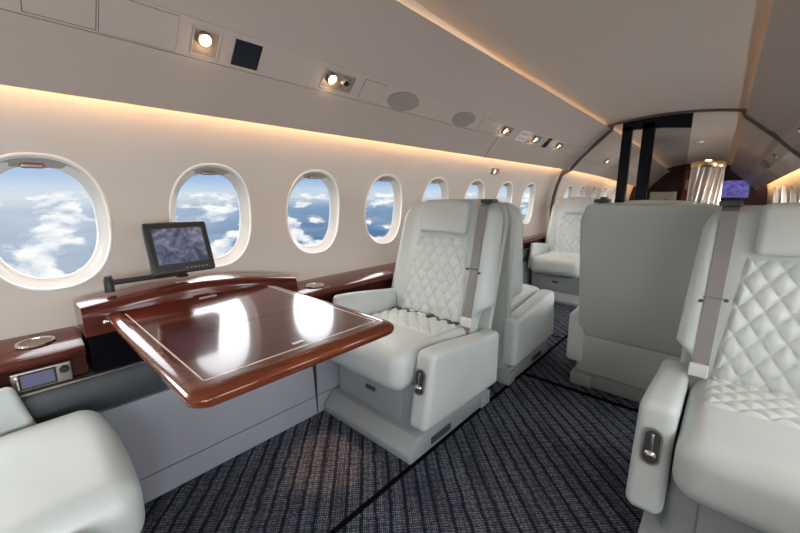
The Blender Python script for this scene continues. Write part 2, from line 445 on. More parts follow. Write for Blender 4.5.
# ------------------------------------------------------------------ window-side ledge and cabinet face
top = thing('side_cabinet', 'long grey window-side cabinet with cherry shelf running under the oval windows', 'cabinet', (0, 0, 0))
def side_cab(root, side, ya, yb, xs):
    wx = XC + side * (hullx(.6) + .01); dx = -side; inx, fx, px, bxx = xs
    pts = [(wx, .604), (inx - dx * .015, .602), (inx - dx * .003, .596), (inx, .583), (inx - dx * .004, .568), (inx - dx * .02, .560), (wx, .560)]
    for (y0, y1) in (((ya, .135), (.89, yb)) if ya < 0 else ((ya, yb),)):
        finish('shelf', prism(pts, y0, y1), 'wood', root, sharp=50)
        finish('fascia', prism([(wx, .560), (fx, .560), (fx, .50), (wx, .50)], y0, y1), 'woodd', root, smooth=False)
    finish('padded_strip', prism([(fx - dx * .05, .495), (px - dx * .012, .492), (px, .478), (px + dx * .002, .40), (px - dx * .004, .372), (fx - dx * .05, .366)], ya, yb), 'pad', root, sharp=40)
    finish('trim_strip', prism([(px - dx * .03, .4965), (px + dx * .002, .4965), (px + dx * .002, .491), (px - dx * .03, .491)], ya, yb), 'brushed', root, smooth=False)
    finish('lower_panel', prism([(px - dx * .05, .366), (px + dx * .004, .366), (bxx, .093), (px - dx * .05, .093)], ya, yb), 'cab', root, smooth=False)
    finish('kick_panel', prism([(px - dx * .05, .0885), (bxx + dx * .0005, .0885), (bxx + dx * .006, 0), (px - dx * .05, 0)], ya, yb), 'cab', root, smooth=False)
side_cab(top, -1, Y0 + .01, 3.05, (-.995, -1.02, -.990, -.958))
top2 = thing('side_cabinet', 'farther stretch of window-side cabinet beside the distant quilted armchair', 'cabinet')
side_cab(top2, -1, 3.055, 4.62, (-1.11, -1.13, -1.11, -1.10))
for y in (.93,):
    finish('panel_joint', bx(-.99, -.9495, y, y + .004, .0, .366), 'blackm', top, smooth=False)
rt = thing('side_cabinet', 'narrow cherry-topped cabinet along the far side of the cabin behind the big seat', 'cabinet')
side_cab(rt, 1, 1.95, 4.62, (.985, 1.0, .99, .97))
# cup holders
for k, (x, y, lab) in enumerate(((-1.105, .035, 'round chrome cup holder in the cherry shelf beside the control panel'), (-1.07, 1.03, 'small round cup holder in the cherry shelf just past the folding table'))):
    cp = lathe([(.0, -.001), (.030, -.001), (.036, .001), (.038, .004), (.046, .004), (.048, .001), (.048, -.002), (.0, -.002)], 28)
    for v in cp.verts: v.co.y *= 1.0
    r = thing('cup_holder', lab, 'cup holder', (x, y, .606), group=None)
    finish('cup_rim', lathe([(.036, -.001), (.037, .004), (.045, .005), (.047, 0), (.036, -.001)], 32), 'chrome', r)
    finish('cup_well', lathe([(0, .0005), (.028, .0012), (.037, .003)], 28), 'cupwell', r); cp.free()
# control panel in the fascia
cpn = thing('control_panel', 'silver seat control panel with small dark screen under the cherry shelf', 'control panel', (-1.0105, .033, .5285))
finish('face_plate', rb((.004, 0, 0), (.014, .130, .060), .005, cuts=(1, 3, 2)), 'brushed', cpn)
finish('screen', bx(.0115, .0125, -.045, .025, -.019, .019), 'ctrlscreen', cpn, smooth=False)
finish('bezel', bx(.009, .0118, -.05, .03, -.024, .024), 'blackm', cpn, smooth=False)
finish('slide_grip', bx(.011, .017, -.056, -.049, -.019, .019, bev=.001), 'chrome', cpn)
kb = lathe([(0, .010), (.009, .010), (.011, .007), (.011, 0), (.0, 0)], 20); xf(kb, Matrix.Translation((.011, .048, .010)) @ Matrix.Rotation(PI / 2, 4, 'Y'))
finish('knob', kb, 'blackm', cpn)

# ------------------------------------------------------------------ folding table
tb = thing('folding_table', 'glossy cherry folding table with inlay line pulled out from the window wall', 'table', (0, 0, .68))
TX0, TX1, TY0, TY1, TZ = -1.0, -.258, .195, .764, .0
def table_outline(ins, rr, n=8):
    x0, x1, y0, y1 = TX0, TX1 - ins, TY0 + ins, TY1 - ins
    pts = [(x0, y1), (x0, y0)]
    for k in range(n + 1):
        t = -PI / 2 + PI / 2 * k / n; pts.append((x1 - rr + rr * math.cos(t), y0 + rr + rr * math.sin(t)))
    for k in range(n + 1):
        t = PI / 2 * k / n; pts.append((x1 - rr + rr * math.cos(t), y1 - rr + rr * math.sin(t)))
    return pts
def stack(levels, m, name, parent):
    bm = bmesh.new(); prev = None
    for ins, z in levels:
        ringv = [bm.verts.new((p[0], p[1], z)) for p in table_outline(ins, max(.012, .04 - ins * .5))]
        n = len(ringv)
        if prev:
            for k in range(n): bm.faces.new([prev[k], prev[(k + 1) % n], ringv[(k + 1) % n], ringv[k]])
        else: bm.faces.new(ringv)
        prev = ringv
    bm.faces.new(prev[::-1]); return finish(name, bm, m, parent, sharp=50)
stack([(.030, -.034), (.012, -.033), (.003, -.026), (0, -.016), (.002, -.008), (.010, -.001), (.026, .003), (.034, .003), (.036, .0)], 'woodedge', 'edge_rail', tb)
# two leaves with a fine fold line
for nm, xa, xb in (('tabletop', -.6, TX1 - .034), ('tabletop', TX0, -.6025)):
    finish(nm, bx(xa, xb, TY0 + .030, TY1 - .030, -.020, .0022), 'wood', tb, smooth=False)
def inl(x0, x1, y0, y1): return bx(x0, x1, y0, y1, .0015, .0029)
finish('inlay', join(inl(TX0 + .05, TX1 - .058, TY0 + .042, TY0 + .0455), inl(TX0 + .05, TX1 - .058, TY1 - .0455, TY1 - .042), inl(TX1 - .0615, TX1 - .058, TY0 + .042, TY1 - .042)), 'inlay', tb, smooth=False)
finish('latch', join(bx(-.352, -.340, .46, .49, .0020, .0040)), 'brushed', tb, smooth=False)
finish('hinge', bx(-.97, -.955, .46, .52, .0020, .006, bev=.001), 'brushed', tb)
finish('slide_pin', rb((-.955, TY0 - .006, -.012), (.02, .018, .012), .004, cuts=(1, 1, 1)), 'chrome', tb)
# table housing and its arched header against the wall
hs = bmesh.new()
ap = []
ylo, yhi = .140, .885
for k in range(21):
    t = k / 20; ap.append((ylo + (yhi - ylo) * t, (.712 + .036 * math.sin(PI * min(1, t * 1.0)) - .03 * t) - .68))
prf = [(ylo, -.035)] + ap + [(yhi, -.035)]
rows = []
secs = [(-1.15, -.012), (-1.145, -.003), (-1.13, 0), (-1.015, 0), (-1.005, -.003), (-.998, -.011), (-.995, -.035)]
g = []
for (x, dz) in secs:
    g.append([hs.verts.new((x, y, max(z + dz, -.034))) for (y, z) in ap])
for a, b in zip(g, g[1:]):
    for j in range(20): hs.faces.new([a[j], a[j + 1], b[j + 1], b[j]])
botr = [[hs.verts.new((x, y, -.06)) for (y, z) in ap] for x in (-1.15, -.993)]
for j in range(20):
    hs.faces.new([g[0][j], g[0][j + 1], botr[0][j + 1], botr[0][j]]); hs.faces.new([g[-1][j], g[-1][j + 1], botr[1][j + 1], botr[1][j]]); hs.faces.new([botr[0][j], botr[0][j + 1], botr[1][j + 1], botr[1][j]])
for j in (0, 20): hs.faces.new([botr[0][j]] + [r[j] for r in g] + [botr[1][j]])
finish('arched_header', hs, 'wood', tb, sharp=35)
finish('housing', bx(-1.14, -.992, .145, .88, -.178, -.061, bev=.004), 'seam', tb)
sl = bmesh.new()
for r_ in range(2):
    for k in range(16):
        y = .42 + .011 * k
        zz = (.712 + .036 * math.sin(PI * (y - ylo) / (yhi - ylo)) - .03 * (y - ylo) / (yhi - ylo)) - .68
        box(sl, -1.063 + r_ * .014, -1.054 + r_ * .014, y, y + .006, zz - .004, zz + .0012)
finish('vent_slots', sl, 'brushed', tb, smooth=False)

# monitor on its swing arm
mo = thing('monitor', 'small black monitor on a swing arm above the cherry table header', 'monitor', (-1.05, .445, .8625))
mR = Matrix.Rotation(math.radians(-18), 4, 'Y')
def mm(b): return xf(b, Matrix.Rotation(math.radians(3), 4, 'Z') @ mR)
finish('casing', mm(rb((-.004, 0, 0), (.028, .212, .190), .011, cuts=(1, 4, 4))), 'bezel', mo)
finish('back_cover', mm(rb((-.024, -.003, 0), (.026, .20, .176), .010, cuts=(1, 4, 4))), 'brushed', mo)
finish('screen', mm(bx(.0095, .0108, -.083, .083, -.058, .070)), 'screen', mo, smooth=False)
bt = bmesh.new()
for k in range(6): box(bt, .010, .0115, .0 + k * .0135, .0 + k * .0135 + .007, -.0795, -.0765)
finish('buttons', mm(bt), 'brushed', mo, smooth=False)
ar = thing('monitor_bracket', 'black swing arm carrying the small monitor over the table header', 'monitor arm', (-1.075, .25, .7455))
finish('arm_bar', tube(bmesh.new(), [(0, -.02, .018), (0, .21, .018)], .0095, 12), 'blackm', ar)
finish('pivot_post', lathe([(0, -.012), (.014, -.012), (.014, .030), (.011, .034), (.011, .042), (0, .042)], 20, (0, -.022, 0)), 'blackm', ar)
finish('arm_mount', join(lathe([(0, -.005), (.020, -.005), (.022, .004), (.012, .012), (.009, .014), (.0, .014)], 20, (.012, .195, .012))), 'blackm', ar)

# ------------------------------------------------------------------ seats
REC = .17
BZ0, BZ1 = .33, 1.015                     # bottom and top of backrest
def yb(z): return .15 + (z - BZ0) / (BZ1 - BZ0) * REC
def wing(x, z):
    t = sm((abs(x) - .205) / .06); top = 1 - sm((z - .93) / .09) * .6; low = sm((z - .36) / .06)
    return -.024 * t * top * low
def front(x, z): return yb(z) + wing(x, z)
def quiltgrid(P, u0, u1, v0, v1, cu, cv, amp, nu, nv, w=None):
    """P(u,v,h) -> point; cu, cv = diamond width and height"""
    rows = []
    for j in range(nv + 1):
        v = v0 + (v1 - v0) * j / nv; r = []
        for i in range(nu + 1):
            s = i / nu; uu0, uu1 = (u0, u1) if w is None else w(v)
            u = uu0 + (uu1 - uu0) * s
            a = (u / cu + v / cv); b = (u / cu - v / cv)
            h = (abs(math.sin(PI * a)) * abs(math.sin(PI * b))) ** .42 * amp
            e = min(1, min(s, 1 - s) * (uu1 - uu0) / .012, min(j, nv - j) / nv * (v1 - v0) / .012)
            r.append(P(u, v, h * e if e < 1 else h))
        rows.append(r)
    return sheet(rows)
SM = {}
def seat(name, label, loc, rz, m, aisle=.45, win=.57, rec=.17, wy=-.24, hi=True, group='leather cabin seats', belt=True, lap=True):
    """front faces local -y; m=+1: aisle arm on local +x"""
    root = thing(name, label, 'armchair', loc, rz, group)
    key = (m, aisle, win, belt, rec, wy)
    global REC
    REC = rec
    def part(nm, build, mt, parent=root, sharp=50, smooth=True):
        k = (key, nm)
        k2 = k; i = 0
        while k2 in used: i += 1; k2 = (key, nm + str(i))
        used.add(k2)
        if k2 in SM:
            o = bpy.data.objects.new(nm, SM[k2]); col.objects.link(o); o.parent = parent; return o
        bm = build()
        if m < 0: xf(bm, Matrix.Scale(-1, 4, (1, 0, 0)))
        o = finish(nm, bm, mt, parent, smooth, sharp); SM[k2] = o.data; return o
    used = set()
    # base plinth, pedestal
    base = part('base', lambda: prism([(-.335, 0), (-.335, .035), (-.285, .092), (.255, .092), (.27, .075), (.27, 0)], -.258, .30, 'X', .006), 'shell')
    part('base_vent', lambda: bx(.2985, .3035, -.20, -.06, .022, .052), 'seatdark', base, smooth=False)
    part('track_cover', lambda: bx(.20, .312, .20, .285, .0, .07, bev=.006), 'shell', base)
    part('pedestal', lambda: rb((0, 0, .185), (.50, .50, .21), .02, cuts=(3, 3, 2)), 'shell')
    part('front_panel', lambda: rb((.0, -.252, .19), (.36, .016, .13), .006, cuts=(2, 1, 2)), 'shell')
    part('latch', lambda: bx(-.03, .03, -.266, -.258, .185, .203, bev=.002), 'seatdark')
    # cushion
    def cush():
        def f(p):
            x, y, z = p
            t = (y + .345) / .64
            z2 = z - .035 * max(0, t - .25) * (1 if z > .35 else .0)
            if z < .35: z2 = z + .03 * sm(t * 2.2) + 0
            z2 += .008 * math.cos(max(-1, min(1, x / .25)) * PI / 2) * (1 if z > .36 else 0)
            y2 = y - .012 * math.cos(max(-1, min(1, x / .25)) * PI / 2) * (1 - sm(t * 3)) * sm((z - .25) / .1)
            return (x, y2, z2)
        return rb((0, -.025, .355), (.495, .64, .178), .062, cuts=(10, 12, 3), seg=5, f=f)
    part('seat_cushion', cush, 'leather')
    def topz(x, y):
        t = (y + .345) / .64; return .444 - .035 * max(0, t - .25) + .008 * math.cos(max(-1, min(1, x / .25)) * PI / 2)
    part('quilted_seat', lambda: quiltgrid(lambda u, v, h: (u, v, topz(u, v) + h - .001), -.205, .205, -.085, .16, .066, .075, .013, 90, 54), 'quilt')
    # arms
    def arm(x0, x1, hf, hb, bf, bb_, yf=-.25, yk=.30):
        def f(p):
            x, y, z = p; t = (y - yf) / (yk - yf)
            s_ = z                                             # z in 0..1
            zt = hf + (hb - hf) * sm(t) * 1.0; zb = bf + (bb_ - bf) * t
            return (x, y - (1 - s_) * .055 * (1 - t) + .0, zb + (zt - zb) * s_)
        def fr(p):
            return f((p[0], p[1], (p[2]) / .32))
        return rb(((x0 + x1) / 2, (yf + yk) / 2, .16), (x1 - x0, yk - yf, .32), min(.028, (x1 - x0) * .48), cuts=(2, 8, 5), seg=4, f=fr)
    aa = part('armrest', lambda: arm(.253, .345, aisle, aisle - .055, aisle - .315, aisle - .335), 'leather')
    part('armrest', lambda: arm(-.286, -.249, win, win - .045, .30, .29, wy, .28), 'leather')
    # control recess on the aisle arm's front
    cz = aisle - .115; cy = -.25 - .055 * (1 - .62) - .004
    tilt = Matrix.Translation((.299, cy - .0015, cz)) @ Matrix.Rotation(math.radians(-9.5), 4, 'X')
    def ovalring(a, b, d0, d1, inner):
        bm = bmesh.new(); L = 40; rs = []
        for (k, d) in ((1.0, 0), (1.0, d1), (inner, d1), (inner, d0)):
            rs.append([])
            for i in range(L):
                t = 2 * PI * i / L; cx, sz = math.cos(t), math.sin(t)
                rs[-1].append(bm.verts.new(((a * k) * cx, -d, (b - a) * (1 if sz > 0 else -1) + (a * k) * sz)))
        for p, q in zip(rs, rs[1:]):
            for i in range(L): bm.faces.new([p[i], p[(i + 1) % L], q[(i + 1) % L], q[i]])
        bm.faces.new(rs[-1]); return bm
    cpn_ = part('recline_control', lambda: xf(ovalring(.024, .052, .002, .006, .8), tilt), 'brushed', aa)
    part('control_well', lambda: xf(ovalring(.0185, .0465, .0025, .003, .9), tilt), 'seatdark', aa)
    part('control_lever', lambda: xf(join(rb((0, -.008, .014), (.008, .008, .050), .0035, cuts=(1, 1, 2)), lathe([(0, .013), (.011, .012), (.015, .007), (.015, 0), (0, 0)], 20)), tilt) if False else xf(join(rb((0, -.008, .014), (.008, .008, .050), .0035, cuts=(1, 1, 2)), xf(lathe([(0, .013), (.011, .012), (.015, .007), (.015, 0), (0, 0)], 20), Matrix.Translation((0, -.003, -.022)) @ Matrix.Rotation(PI / 2, 4, 'X'))), tilt), 'chrome', aa)
    # backrest
    H = BZ1 - BZ0
    def hw(z):
        w = .312 - .026 * (z - .5) / .5
        low = sm((z - .470) / .045); w = .248 + (w - .248) * low
        if z > .92: w *= 1 - .13 * ((z - .92) / (BZ1 - .92)) ** 2.2
        return w
    def backf(p):
        x, y, z = p
        s_ = x / .30; X = s_ * hw(z)
        Y = yb(z) + (y - 0) + (wing(X, z) if y < .05 else 0) * (1 - sm((y + .0) / .05) if y > 0 else 1)
        if y > .06: Y -= .012 * abs(s_) ** 4
        dome = .0 if z < .95 else -.012 * abs(s_) ** 6
        return (X, Y, z + dome * 1)
    back = part('backrest', lambda: rb((0, .06, (BZ0 + BZ1) / 2), (.60, .12, H), .045, cuts=(30, 3, 16), seg=4, f=backf), 'leather')
    part('quilted_panel', lambda: quiltgrid(lambda u, v, h: (u, front(u, v) - h - .0015, v), 0, 0, .365, .845, .064, .090, .0165, 90, 120, w=lambda v: (-.212 + .05 * (v - .36) / .5, .205 - .05 * (v - .36) / .5)), 'quilt', back)
    part('headrest', lambda: rb((0, yb(.935) + .0, .937), (.292, .088, .170), .024, cuts=(6, 2, 4), seg=4, f=lambda p: (p[0] * (1 - .03 * (p[2] - .85) / .17), p[1] + (p[2] - .937) * .20, p[2] + .006 * math.cos(p[0] / .15 * PI / 2))), 'leather')
    # rear panels
    def rearf(p):
        x, y, z = p; s_ = x / .28; w = .268 if z < .3 else .268 - .012 * (z - .3) / .7
        return (s_ * w, y, z)
    part('rear_panel', lambda: rb((0, .125, .655), (.56, .03, .712), .014, cuts=(4, 1, 10), seg=3, f=lambda p: (p[0] / .28 * min(.292, hw(p[2]) + .004 if p[2] > .9 else .292), p[1] + yb(p[2]) + .004, p[2] - .004)), 'rear')
    part('rear_skirt', lambda: rb((.017, .270, .192), (.536, .035, .215), .012, cuts=(4, 1, 4), seg=3), 'rear')
    if belt:
        def bl():
            rows = []
            pts = [(.221, BZ1 + .002, .055)] + [(.221 + .012 * (1 - (z - .36) / .6), z, None) for z in [BZ1 - .02 - k * .03 for k in range(22)]]
            for (x, z, o) in pts:
                r = []
                for k in (-1, 1):
                    xx = x + k * .023
                    yy = (yb(min(z, BZ1)) + .03 if o else yb(z) - .024 + .006 * sm((.5 - z) / .1)) 
                    r.append((xx, yy, z))
                rows.append(r)
            return sheet(rows, .0025)
        be = part('shoulder_belt', bl, 'belt')
        part('belt_guide', lambda: rb((.223, yb(BZ1) + .025, BZ1 + .006), (.064, .06, .018), .005, cuts=(1, 1, 1)), 'seatdark', be)
        [part('belt_keeper', (lambda s=s: rb((.225 + s * .033, yb(.69) - .024, .690 - s * .006), (.014, .010, .011), .004, cuts=(1, 1, 1))), 'seatdark', be) for s in (-1, 1)]
        part('belt_clip', lambda: bx(.199, .255, yb(.69) - .0285, yb(.69) - .025, .700, .703), 'chrome', be, smooth=False)
        part('belt_anchor', lambda: rb((.233, yb(.44) - .030, .452), (.054, .020, .046), .006, cuts=(1, 1, 1)), 'white', be)
    if not lap: return root
    lb = part('lap_belt', lambda: bx(-.215, .205, .112, .150, .436, .4405, bev=.001), 'seatdark', smooth=False)
    part('buckle', lambda: rb((.0, .118, .447), (.062, .036, .014), .005, cuts=(1, 1, 1)), 'chrome', lb)
    part('buckle_tongue', lambda: rb((.045, .118, .447), (.034, .036, .018), .005, cuts=(1, 1, 1)), 'seatdark', lb)
    return root
seat('leather_armchair', 'cream leather seat facing us across the cherry table, quilted backrest by the windows', (-.685, 1.30, 0), 0, 1)
seat('leather_armchair', 'nearest seat, only its smooth cushion and window armrest showing before the table', (-.685, -.208, 0), PI, -1, aisle=.42, win=.545, wy=-.18)
seat('leather_armchair', 'seat turned away, back to back with the seat behind the cherry table', (-.685, 2.085, 0), PI, -1, aisle=.455, rec=.02, belt=False)
seat('leather_armchair', 'distant quilted cream seat facing us by the windows past the dark-panelled recess', (-.80, 3.95, 0), 0, 1, win=.56, lap=False)
seat('leather_armchair', 'large quilted seat with grey shoulder belt facing us from across the aisle', (.646, 1.42, 0), 0, -1, aisle=.475, win=.57, lap=False)
seat('leather_armchair', 'seat showing its plain flat back panel in the middle of the cabin', (.175, 2.36, 0), PI, 1, aisle=.47)

# ------------------------------------------------------------------ overhead fittings on the service strips
def frame(side, y, s, far_=False):
    S0, S1 = (S0_L, S1_L) if side < 0 else (S0_R, S1_R)
    S0, S1 = far(S0, y), far(S1, y)
    e = Vector((S1[0] - S0[0], 0, S1[1] - S0[1])).normalized(); u = Vector((0, 1 if side < 0 else -1, 0)); w = u.cross(e)
    o = Vector((S0[0], y, S0[1])) + e * s
    m = Matrix((u, e, w)).transposed().to_4x4(); m.translation = o; return m
def fit(name, label, cat, side, y, s, group=None):
    o = thing(name, label, cat, group=group); o.matrix_world = frame(side, y, s); return o
def rframe(w, h, t, d):
    return join(bx(-w, w, h - t, h, 0, d), bx(-w, w, -h, -h + t, 0, d), bx(-w, -w + t, -h + t, h - t, 0, d), bx(w - t, w, -h + t, h - t, 0, d))
def lamp_parts(o, x, v, r, mt='lamp'):
    finish('lamp_ring', lathe([(r, 0), (r * 1.25, .002), (r * 1.25, .012), (r, .016), (r * .92, .012)], 24, (x, v, 0)), 'warmmetal', o)
    finish('lamp_lens', lathe([(0, .010), (r * .7, .009), (r * .95, .006), (r * .95, 0), (0, 0)], 24, (x, v, .001)), mt, o)
def gasper(o, x, v, r):
    finish('air_nozzle', lathe([(0, .004), (r * .45, .006), (r * .5, .016), (r * .7, .018), (r, .010), (r * 1.1, 0), (0, 0)], 20, (x, v, .0)), 'brushed', o)
    finish('nozzle_core', lathe([(0, .020), (r * .35, .017), (r * .4, .010), (0, .010)], 16, (x, v, .0)), 'blackm', o)
def tray(o, w, h, mt='strip'):
    finish('housing', rframe(w, h, .004, .004), mt, o, smooth=False)
    finish('tray', bx(-w + .004, w - .004, -h + .004, h - .004, 0, .0012), 'recess', o, smooth=False)
LG = None
def glow(o, x, v, p=.10):
    d = bpy.data.lights.new('lamp_bulb', 'POINT'); d.energy = p; d.color = (1, .68, .40); d.shadow_soft_size = .012
    q = bpy.data.objects.new('lamp_bulb', d); col.objects.link(q); q.matrix_world = o.matrix_world @ Matrix.Translation((x, v, .026))
a = fit('reading_light', 'lit round reading light in a square recess beside the black square window lens', 'light', -1, .546, .056)
tray(a, .042, .043); lamp_parts(a, -.008, .014, .019)
glow(a, -.006, -.008)
a = fit('reading_light', 'double unit with lit reading light and round air nozzle before the first speaker', 'light', -1, 1.090, .058)
tray(a, .083, .041); lamp_parts(a, -.043, .006, .020); gasper(a, .033, .006, .026); glow(a, -.043, -.016)
for (y, lab, dx) in ((2.68, 'small lit reading light beside the pale panel outline on the left strip', -1), (3.24, 'small lit reading light between the pink sign and the dark slot', 1), (3.80, 'small lit reading light past the dark slot, last before the ring', -1)):
    a = fit('reading_light', lab, 'light', -1, y, .055); tray(a, .085, .040); lamp_parts(a, -.03, .004, .022, 'lamp'); gasper(a, .035, .010, .024); glow(a, -.03, -.016)
a = fit('reading_light', 'tiny reading light just past the dark ring on the window side', 'light', -1, 5.55, .055); tray(a, .1, .04); lamp_parts(a, 0, 0, .024)
for (y, lab) in ((5.55, 'tiny round light in the far ceiling panel to the right of the arch'), (3.75, 'reading light in the opposite ceiling strip just before the dark ring')):
    a = fit('reading_light', lab, 'light', 1, y, .055); tray(a, .07, .04); lamp_parts(a, .0, .0, .024)
tag(finish('dark_lens', bx(-.047, .047, -.044, .044, 0, .003), 'navy', smooth=False), 'black square lens in the overhead strip beside the lit recess lamp', 'lens').matrix_world = frame(-1, .683, .057)
tag(finish('dark_slot', bx(-.045, .045, -.048, .048, 0, .003), 'navy', smooth=False), 'narrow dark slot in the overhead strip between two small lights', 'lens').matrix_world = frame(-1, 3.50, .058)
def outline(name, lab, y0, y1, s0=.010, s1=.105, wi=.0022, side=-1):
    hwid, hh = (y1 - y0) / 2, (s1 - s0) / 2
    o = tag(finish(name, join(rframe(hwid, hh, wi, .0008), ), 'joint', smooth=False), lab, 'access panel'); o.matrix_world = frame(side, (y0 + y1) / 2, (s0 + s1) / 2)
    f = finish('cover', bx(-hwid + wi, hwid - wi, -hh + wi, hh - wi, 0, .0015), 'strip', o, smooth=False)
outline('access_panel', 'large square access panel outlined at the upper left of the overhead strip', .122, .268, .006, .112)
outline('access_panel', 'pale access panel between the corner access panel and the lit recess lamp', .272, .464, .004, .112, .0012)
outline('access_panel', 'small square panel beside the double lamp and the first oval speaker', 1.225, 1.366, wi=.0016)
outline('access_panel', 'flat panel in the strip just after the second oval speaker', 2.30, 2.575, wi=.0016)
outline('access_panel', 'flat outlined panel just before the dark ceiling ring', 4.0, 4.4, wi=.0016)
for y, lab in ((1.52, 'nearer grey leaf-shaped speaker grille in the overhead strip'), (2.10, 'farther grey leaf-shaped speaker grille in the overhead strip')):
    bm = bmesh.new(); vs = []
    for k in range(40):
        t = 2 * PI * k / 40; q = oval(t, .112, .052, 2.0); vs.append((q[0] + q[1] * .25, q[1]))
    o = tag(finish('speaker_grille', prism(vs, 0, .0035, 'Z'), 'speaker', sharp=30), lab, 'speaker'); o.matrix_world = frame(-1, y, .054)
sg = fit('lighted_sign', 'small pale pink sign plate on the overhead strip between two small lights', 'sign', -1, 2.99, .052)
finish('plate', bx(-.085, .085, -.046, .046, 0, .003), 'white', sg, smooth=False)
finish('symbol', join(bx(-.07, .07, .010, .036, .003, .004), bx(-.055, -.02, -.032, -.006, .003, .004), bx(-.005, .02, -.032, -.006, .003, .004), bx(.03, .06, -.032, -.006, .003, .004)), 'pink', sg, smooth=False)
# right-hand far strip: dark control plate
a = fit('service_panel', 'dark overhead service panel on the far right ceiling beyond the ring', 'panel', 1, 6.6, .06)
finish('plate', bx(-.8, .45, -.05, .05, 0, .002), 'speaker', a, smooth=False)
finish('vents', join(*[bx(-.1 - k * .1, -.06 - k * .1, -.04, .04, .002, .006) for k in range(4)]), 'navy', a, smooth=False)
finish('lamp_lens', bx(-.62, -.5, -.03, .0, .002, .008), 'lampdim', a, smooth=False)
# wall sconce above the window row
def wallframe(y, z, side=-1):
    t = math.asin((z - ZC) / RH); nrm = Vector((-side * math.cos(t), 0, -math.sin(t))); u = Vector((0, 1 if side < 0 else -1, 0)); e = nrm.cross(u)
    m = Matrix((u, e, nrm)).transposed().to_4x4(); m.translation = Vector((XC + side * hullx(z), y, z)); return m
a = thing('wall_light', 'small warm round lamp on a metal plate high on the wall between far windows', 'light'); a.matrix_world = wallframe(3.03, 1.255)
finish('wall_plate', rb((0, 0, .002), (.13, .055, .006), .002, cuts=(1, 1, 1)), 'brushed', a); lamp_parts(a, -.02, 0, .018, 'lamp')
a = thing('wall_placard', 'pale blank placard on the wall beside the small warm wall lamp', 'placard'); a.matrix_world = wallframe(3.28, 1.235)
finish('plate', bx(-.08, .08, -.018, .018, 0, .003), 'cream', a, smooth=False)
# soft detector in far ceiling
a = thing('ceiling_detector', 'tiny round fitting on the pale far ceiling above the fluted column', 'detector', (-.02, 6.6, 0))
zc = far((-.1, 1.91), 6.6)[1] - .003
finish('detector_body', lathe([(0, -.03), (.03, -.026), (.045, -.008), (.05, 0), (0, 0)], 20, (0, 0, zc)), 'white', a)
finish('detector_eye', lathe([(0, -.036), (.014, -.032), (.016, -.026), (0, -.026)], 12, (0, 0, zc)), 'blackm', a)

# ------------------------------------------------------------------ divider and far end
dv = thing('cabin_divider', 'black glossy divider posts and arched header just beyond the ring', 'divider', (0, 4.705, 0))
finish('post', bx(-.560, -.465, -.03, .03, 0, 1.765, bev=.004), 'black', dv)
finish('post', bx(-.375, -.265, -.03, .03, 0, 1.79, bev=.004), 'black', dv)
hp = [(x, far((x, 1.838 + .072 * (1 - ((x + .105) / .605) ** 2) - .006), 4.7)[1]) for x in [-.56 + .59 * k / 14 for k in range(15)]]
lo = [(x, z - (.085 + .06 * ((x + .56) / .59))) for (x, z) in hp]
finish('arched_header', prism(hp + lo[::-1], -.03, .03), 'black', dv, smooth=False)
finish('smoked_panel', prism([(-.265, .02), (.03, .02), (.03, lo[-1][1]), (-.265, lo[7][1])], -.004, .004), 'smoke', dv, smooth=False)
cl = thing('fluted_column', 'silver twisted fluted column with gold top at the far end', 'column', (.13, 6.2, 0))
bm = bmesh.new(); rings = []
nf, nn = 16, 192
for j in range(25):
    z = 1.40 * j / 24; tw = .9 * math.sin(z * 2.6)
    rings.append([bm.verts.new(((.152 + .019 * math.sin(nf * (2 * PI * k / nn) + tw * nf * .28)) * math.cos(2 * PI * k / nn), (.152 + .019 * math.sin(nf * (2 * PI * k / nn) + tw * nf * .28)) * math.sin(2 * PI * k / nn), z)) for k in range(nn)])
for p, q in zip(rings, rings[1:]):
    for k in range(nn): bm.faces.new([p[k], p[(k + 1) % nn], q[(k + 1) % nn], q[k]])
finish('fluted_shaft', bm, 'flute', cl, sharp=80)
finish('gold_top', lathe([(.172, 1.395), (.176, 1.40), (.176, 1.452), (.165, 1.465), (0, 1.465)], 40), 'gold', cl)
finish('top_lamp', lathe([(0, .018), (.03, .014), (.036, 0), (0, 0)], 20, (0, -.12, 1.466)), 'lampdim', cl)
sc = thing('wall_screen', 'glowing purple-blue screen on the dark cherry end wall', 'screen', (.405, YE - .012, 1.15))
finish('bezel', bx(-.20, .20, -.012, .010, -.155, .155, bev=.004), 'blackm', sc)
finish('display', bx(-.185, .185, -.0145, -.012, -.14, .14), 'purple', sc, smooth=False)
gp = thing('galley_panel', 'cream galley panel with dark leafy items low on the far wall', 'panel', (-.42, 7.3, 0))
finish('panel_board', bx(-.19, .16, 0, .03, .80, 1.10, bev=.004), 'cream', gp)
finish('panel_base', bx(-.19, .16, 0, .25, 0, .80, bev=.004), 'woodd', gp)
pl = thing('potted_plant', 'dark little bunch of leaves standing before the cream galley panel', 'plant', (-.42, 7.22, .80))
bm = bmesh.new()
for k in range(40):
    t = random.random() * 2 * PI; r = random.random() * .09; z = .03 + random.random() * .14
    xf_ = Matrix.Translation((r * math.cos(t), r * math.sin(t) * .4, z)) @ Matrix.Rotation(t, 4, 'Z') @ Matrix.Rotation(random.random() * 2, 4, 'X')
    vs = [bm.verts.new(xf_ @ Vector(p)) for p in ((0, -.03, 0), (.014, 0, .004), (0, .03, 0), (-.014, 0, .004))]; bm.faces.new(vs)
finish('foliage', bm, 'darkleaf', pl, smooth=False)
finish('planter', lathe([(0, 0), (.05, 0), (.06, .05), (.05, .05), (0, .045)], 16), 'brushed', pl)
fr = thing('cherry_pillar', 'glossy cherry pillar edge standing to the left of the fluted column', 'pillar', (-.105, 6.9, 0))
finish('pillar_face', bx(-.05, .04, 0, .05, 0, 1.40, bev=.006), 'wood', fr)
